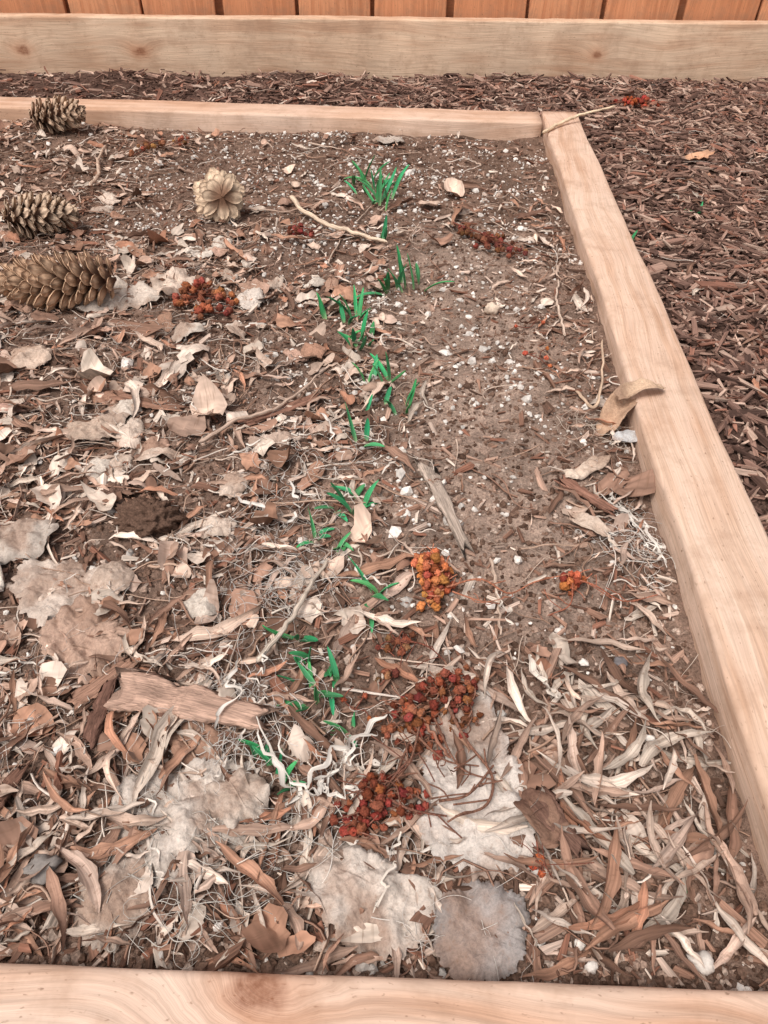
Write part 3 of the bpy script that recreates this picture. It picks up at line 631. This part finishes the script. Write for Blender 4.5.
# ---------------------------------------------------------------- berries
def berry_mesh(sub):
    bm_=bmesh.new();bmesh.ops.create_icosphere(bm_,subdivisions=sub,radius=1);v=np.array([x.co[:] for x in bm_.verts]);f=np.array([[q.index for q in p.verts] for p in bm_.faces]);bm_.free();return v,f
BV,BF=berry_mesh(3);SV,SF=berry_mesh(5)
def berry_cluster(blobs,stems,col,rb,stemcol=(120,72,58),seed=0,dry=1.0,name='dried_berry_cluster'):
    r=np.random.default_rng(seed+500);B=Batch()
    for bx,by,rx,ry,h,n in blobs:
        pts=[];tries=0;lob=r.random(3)*6.28
        while len(pts)<n and tries<n*60:
            tries+=1
            a=r.random()*6.28;q=math.sqrt(r.random())*(1+.3*math.sin(2*a+lob[0])+.25*math.sin(3*a+lob[1]));px=bx+rx*q*math.cos(a);py=by+ry*q*math.sin(a)
            g0=float(hgt(np.array(px),np.array(py)));pz=g0+.006+rb*.8+h*r.random()*math.sqrt(max(0,1-min(1,q*q)))
            p=np.array([px,py,pz])
            if all(np.linalg.norm(p-o)>rb*1.4 for o in pts): pts.append(p)
        root=np.array([bx,by,float(hgt(np.array(bx),np.array(by)))+.010])
        for p in pts:
            s=rb*r.uniform(.65,1.15);ax=r.standard_normal(3);ax/=np.linalg.norm(ax)
            d=BV@ax
            v=BV*(1+.26*dry*vn(BV[:,0]*2.2+seed+p[0]*999,BV[:,1]*2.2+BV[:,2]*1.9,1)+.22*dry*vn(BV[:,0]*5+p[1]*999,BV[:,2]*5+BV[:,1]*4,2))[:,None]
            v=v*(1-.3*np.exp(-((d-1)/.12)**2))[:,None]
            v=v*r.uniform(.78,1.1,3)
            g2=r.uniform(.8,1.7);cc=lin(col)*r.uniform(.5,1.35)*np.array([1,g2,.75+.3*g2*r.random()])
            cv=cc[None]*(1-.75*np.exp(-((d-1)/.06)**2))[:,None]*np.ones((len(v),1))
            B.add(v*s+p,BF,cv,v*s+r.random()*9)
            m=(root+p)/2+r.standard_normal(3)*.003
            tubes(B,catmull([root,m,p],7)[None],np.full((1,7),.0006),lin(stemcol)[None],5)
            if r.random()<.5:
                e=p+np.append(r.standard_normal(2)*.007,abs(r.standard_normal())*.004+.002)
                tubes(B,catmull([p,(p+e)/2+r.standard_normal(3)*.0015,e],6)[None],np.full((1,6),.0005),lin(stemcol)[None]*1.4,4)
    for st in stems:
        rr0=st[-1];P=np.array(st[0],float)
        if P.shape[1]==2:
            P=np.column_stack([P,hgt(P[:,0],P[:,1])+.016+.004*np.sin(np.arange(len(P))*2.)])
        C=catmull(P,24);tubes(B,C[None],rr0*(1-.4*np.linspace(0,1,24))[None],lin(stemcol)[None],6)
        for q in range(4,22,4):
            e=C[q]+np.append(r.standard_normal(2)*.012,abs(r.standard_normal())*.004)
            tubes(B,catmull([C[q],(C[q]+e)/2+r.standard_normal(3)*.002,e],6)[None],np.full((1,6),rr0*.5),lin(stemcol)[None],5)
    return build(name,B,M_berry)
dk=(134,66,56);orr=(186,100,76)
berry_cluster([(.050,.322,.026,.019,.018,50),(.020,.300,.021,.016,.012,24),(.064,.304,.014,.016,.010,12),(.03,.285,.018,.014,.006,10)],
  [([(.05,.31),(.062,.28),(.078,.255),(.072,.232),(.05,.222)],.0014),([(.022,.29),(.045,.265),(.07,.262)],.001),([(.02,.28),(.012,.25),(.03,.235)],.001),([(.03,.30),(.02,.262),(.0,.24)],.001),([(.04,.30),(.055,.26),(.082,.25)],.001),([(.04,.235),(.06,.238),(.08,.262)],.0012)],dk,.0037,(124,88,72),seed=1)
berry_cluster([(.0,.238,.026,.019,.016,50),(-.012,.222,.014,.010,.010,12)],[([(.0,.24),(.02,.228),(.045,.226)],.0012),([(.0,.24),(.018,.262),(.03,.275)],.001)],(132,60,52),.0037,(120,82,68),seed=2)
berry_cluster([(.044,.440,.014,.022,.022,44),(.042,.418,.012,.010,.016,14)],
  [([(.055,.425),(.085,.432),(.11,.425),(.135,.44),(.165,.442)],.001),([(.06,.42),(.08,.405),(.10,.41)],.0008)],orr,.0043,(164,108,84),seed=3)
berry_cluster([(.168,.440,.009,.009,.010,12)],[([(.168,.44),(.185,.43),(.21,.42),(.24,.425)],.0008),([(.168,.44),(.16,.41),(.14,.40)],.0007)],(172,84,66),.0040,(160,98,76),seed=4)
berry_cluster([(.012,.371,.017,.008,.006,10),(.004,.340,.007,.006,.004,4)],[([(.012,.37),(.035,.36),(.05,.35)],.0008)],(136,76,62),.0036,seed=5)
berry_cluster([(-.262,.975,.034,.032,.018,34),(-.245,.93,.02,.018,.012,12)],[([(-.28,1.0),(-.26,.96),(-.24,.93)],.001)],(152,80,66),.0054,seed=6)
berry_cluster([(-.144,1.193,.020,.016,.010,12)],[([(-.15,1.2),(-.13,1.19),(-.11,1.2)],.001)],(138,66,58),.0046,seed=7)
berry_cluster([(.165,1.165,.036,.026,.010,26),(.13,1.21,.02,.02,.006,10),(.195,1.12,.025,.02,.006,10)],[([(.11,1.24),(.16,1.17),(.21,1.12)],.0015)],(118,62,54),.0048,seed=8)
berry_cluster([(.578,1.975,.04,.03,.014,28),(.62,2.0,.03,.03,.008,10)],[([(.52,1.95),(.58,1.97),(.65,1.99)],.0012)],(164,66,56),.0054,seed=9)
berry_cluster([(.10,.195,.012,.006,.002,3),(-.02,.31,.03,.02,.002,3),(.19,.80,.03,.03,.003,4),(.2,.9,.02,.02,.002,2)],[([(.10,.195),(.105,.19),(.11,.186)],.0006)],(176,82,64),.0032,seed=10,name='fallen_berries')
berry_cluster([(-.50,1.62,.04,.03,.01,9),(-.43,1.66,.03,.03,.01,6)],[([(-.5,1.6),(-.48,1.62),(-.45,1.65)],.001)],(148,84,68),.005,seed=11)
# ---------------------------------------------------------------- sprouts
def sprout(cx_,cy_,blades,seed=0,col=(62,138,90),spread=.006):
    r=np.random.default_rng(seed+900);B=Batch()
    for (L,W,az,lean,bend) in blades:
        K=14;t=np.linspace(0,1,K)
        el=lean+bend*t
        ds=L/(K-1);hr=np.cumsum(np.sin(el)*ds);hz=np.cumsum(np.cos(el)*ds)
        bx=cx_+r.normal(0,spread*.7);by=cy_+r.normal(0,spread*.7);ca,sa=math.cos(az),math.sin(az)
        z0=float(hgt(np.array(bx),np.array(by)))-.002
        tw=r.normal(0,.7)
        w=W/2*np.minimum(1,np.sqrt(np.clip((1-t)*2.2,0,1)))*(.65+.35*np.minimum(1,t*4))
        V=np.zeros((2,K,5,3))
        S=np.array([-1,-.55,0,.55,1])
        for si in (0,1):
            for k,s in enumerate(S):
                ang=az+math.pi/2+tw*t
                dep=-(.5*(1-s*s))*w+(.0006 if si==0 else -.0006)*(1-.6*abs(s))
                V[si,:,k,0]=bx+hr*ca+np.cos(ang)*s*w+ca*(-dep)*np.cos(el)
                V[si,:,k,1]=by+hr*sa+np.sin(ang)*s*w+sa*(-dep)*np.cos(el)
                V[si,:,k,2]=z0+hz+dep*np.sin(el)
        base=lin(col)*r.uniform(.65,1.3)*np.array([r.uniform(.6,1.5),1,r.uniform(.8,1.1)])
        c=base[None,None,None]*(1+.4*(np.abs(S)[None,None,:,None]>.9)+.2*t[None,:,None,None])
        pal_=lin((176,190,140));e=np.exp(-t/.09)[None,:,None,None]*.75
        c=np.broadcast_to(c*(1-e)+pal_*e,(2,K,5,3))
        i=np.arange(K*5).reshape(K,5);f0=np.stack([i[:-1,:-1],i[1:,:-1],i[1:,1:],i[:-1,1:]],-1).reshape(-1,4);o=K*5
        rim=list(i[:,0])+list(i[-1,1:])+list(i[::-1,-1][1:])
        fr=np.array([[rim[q],rim[q+1],rim[q+1]+o,rim[q]+o] for q in range(len(rim)-1)])
        l=np.zeros((2,K,5,3));l[...,0]=t[None,:,None]*L;l[...,1]=S[None,None]*w[None,:,None];l[...,2]=r.random()*30
        B.add(V,np.concatenate([f0,(f0+o)[:,::-1],fr]),c.reshape(-1,3),l)
    return build('bulb_sprout',B,M_green)
rs=np.random.default_rng(77)
def rb(n,L,W,r):
    return [(L*r.uniform(.5,1.2),W*r.uniform(.75,1.1),r.random()*6.28,abs(r.normal(.45,.32)),r.normal(.6,.4)) for _ in range(n)]
for q,(a,b_,n_,L_,W_,s_) in enumerate(SP): sprout(a,b_,rb(n_+1,L_*1.12,W_,rs),q,spread=s_*1.15)
# ---------------------------------------------------------------- stones & clod
def stone(cx_,cy_,R,col,seed,name='stone',flat=.6,rough=.12,zo=.004,mat=None,hi=False):
    v=(SV if hi else BV).copy();d=1+.3*vn(v[:,0]*1.6+seed*3,v[:,1]*1.6+v[:,2],1)+rough*vn(v[:,0]*4+seed,v[:,2]*4+v[:,1]*3,2)+rough*.6*vn(v[:,0]*10+seed,v[:,1]*10+v[:,2]*8,3)
    if hi: d=d+.12*vn(v[:,0]*24,v[:,1]*24+v[:,2]*17,4)+.08*vn(v[:,0]*50+v[:,2]*30,v[:,1]*50,5)
    v=v*d[:,None]*np.array([1,.8,flat])*R;v[:,2]+=float(hgt(np.array(cx_),np.array(cy_)))+zo+R*flat*.4;v[:,0]+=cx_;v[:,1]+=cy_
    B=Batch();B.add(v,SF if hi else BF,lin(col),v);return build(name,B,mat or M_stone)
stone(-.212,.186,.012,(134,126,120),1,rough=.25)
stone(.193,.142,.0075,(210,200,190),2,rough=.2);stone(.128,.139,.004,(220,210,200),3,rough=.2);stone(.123,.152,.004,(216,206,196),4,rough=.2)
stone(.143,.93,.010,(208,186,166),5,flat=.9,rough=.2);stone(.20,.29,.004,(222,212,202),6);stone(.165,.36,.004,(222,212,202),7);stone(.195,.36,.006,(110,104,104),8)
stone(.225,.50,.008,(124,98,84),9,rough=.3)
stone(-.228,.515,.027,(98,76,64),10,'soil_clod',.65,.22,.0,M_clod,True)
stone(-.27,.56,.015,(110,86,74),11,'soil_clod',.5,.3,.0,M_clod,True)
# ---------------------------------------------------------------- light
w=bpy.data.worlds.new('World');scene.world=w;w.use_nodes=True
sk=w.node_tree.nodes.new('ShaderNodeTexSky');sk.sky_type='NISHITA';sk.sun_disc=False
EL=math.radians(62);AZ=math.radians(-140)
sk.sun_elevation=EL;sk.sun_rotation=AZ
sk.dust_density=5.0;sk.ozone_density=.5;sk.air_density=1.0
hs=w.node_tree.nodes.new('ShaderNodeHueSaturation');hs.inputs['Saturation'].default_value=.3
w.node_tree.links.new(sk.outputs[0],hs.inputs['Color'])
bg=w.node_tree.nodes['Background'];bg.inputs['Strength'].default_value=.15
w.node_tree.links.new(hs.outputs[0],bg.inputs['Color'])
sd=bpy.data.lights.new('sun','SUN');sd.energy=2.15;sd.angle=math.radians(24);sd.color=(1,.955,.915)
so=bpy.data.objects.new('sun',sd);scene.collection.objects.link(so)
d=Vector((math.sin(AZ)*math.cos(EL),math.cos(AZ)*math.cos(EL),math.sin(EL)))
so.rotation_euler=d.to_track_quat('Z','Y').to_euler();so.location=d*5
# ---------------------------------------------------------------- camera
cd=bpy.data.cameras.new('camera');cd.sensor_fit='VERTICAL';cd.sensor_height=36;cd.lens=26;cd.clip_start=.01;cd.clip_end=500
co=bpy.data.objects.new('camera',cd);scene.collection.objects.link(co)
Mc=Matrix.Rotation(math.radians(47),3,'X')@Matrix.Rotation(0.0128,3,'Z')
co.rotation_euler=Mc.to_euler();co.location=(0,0,.5);scene.camera=co
scene.view_settings.view_transform='Standard';scene.view_settings.look='None';scene.view_settings.exposure=0
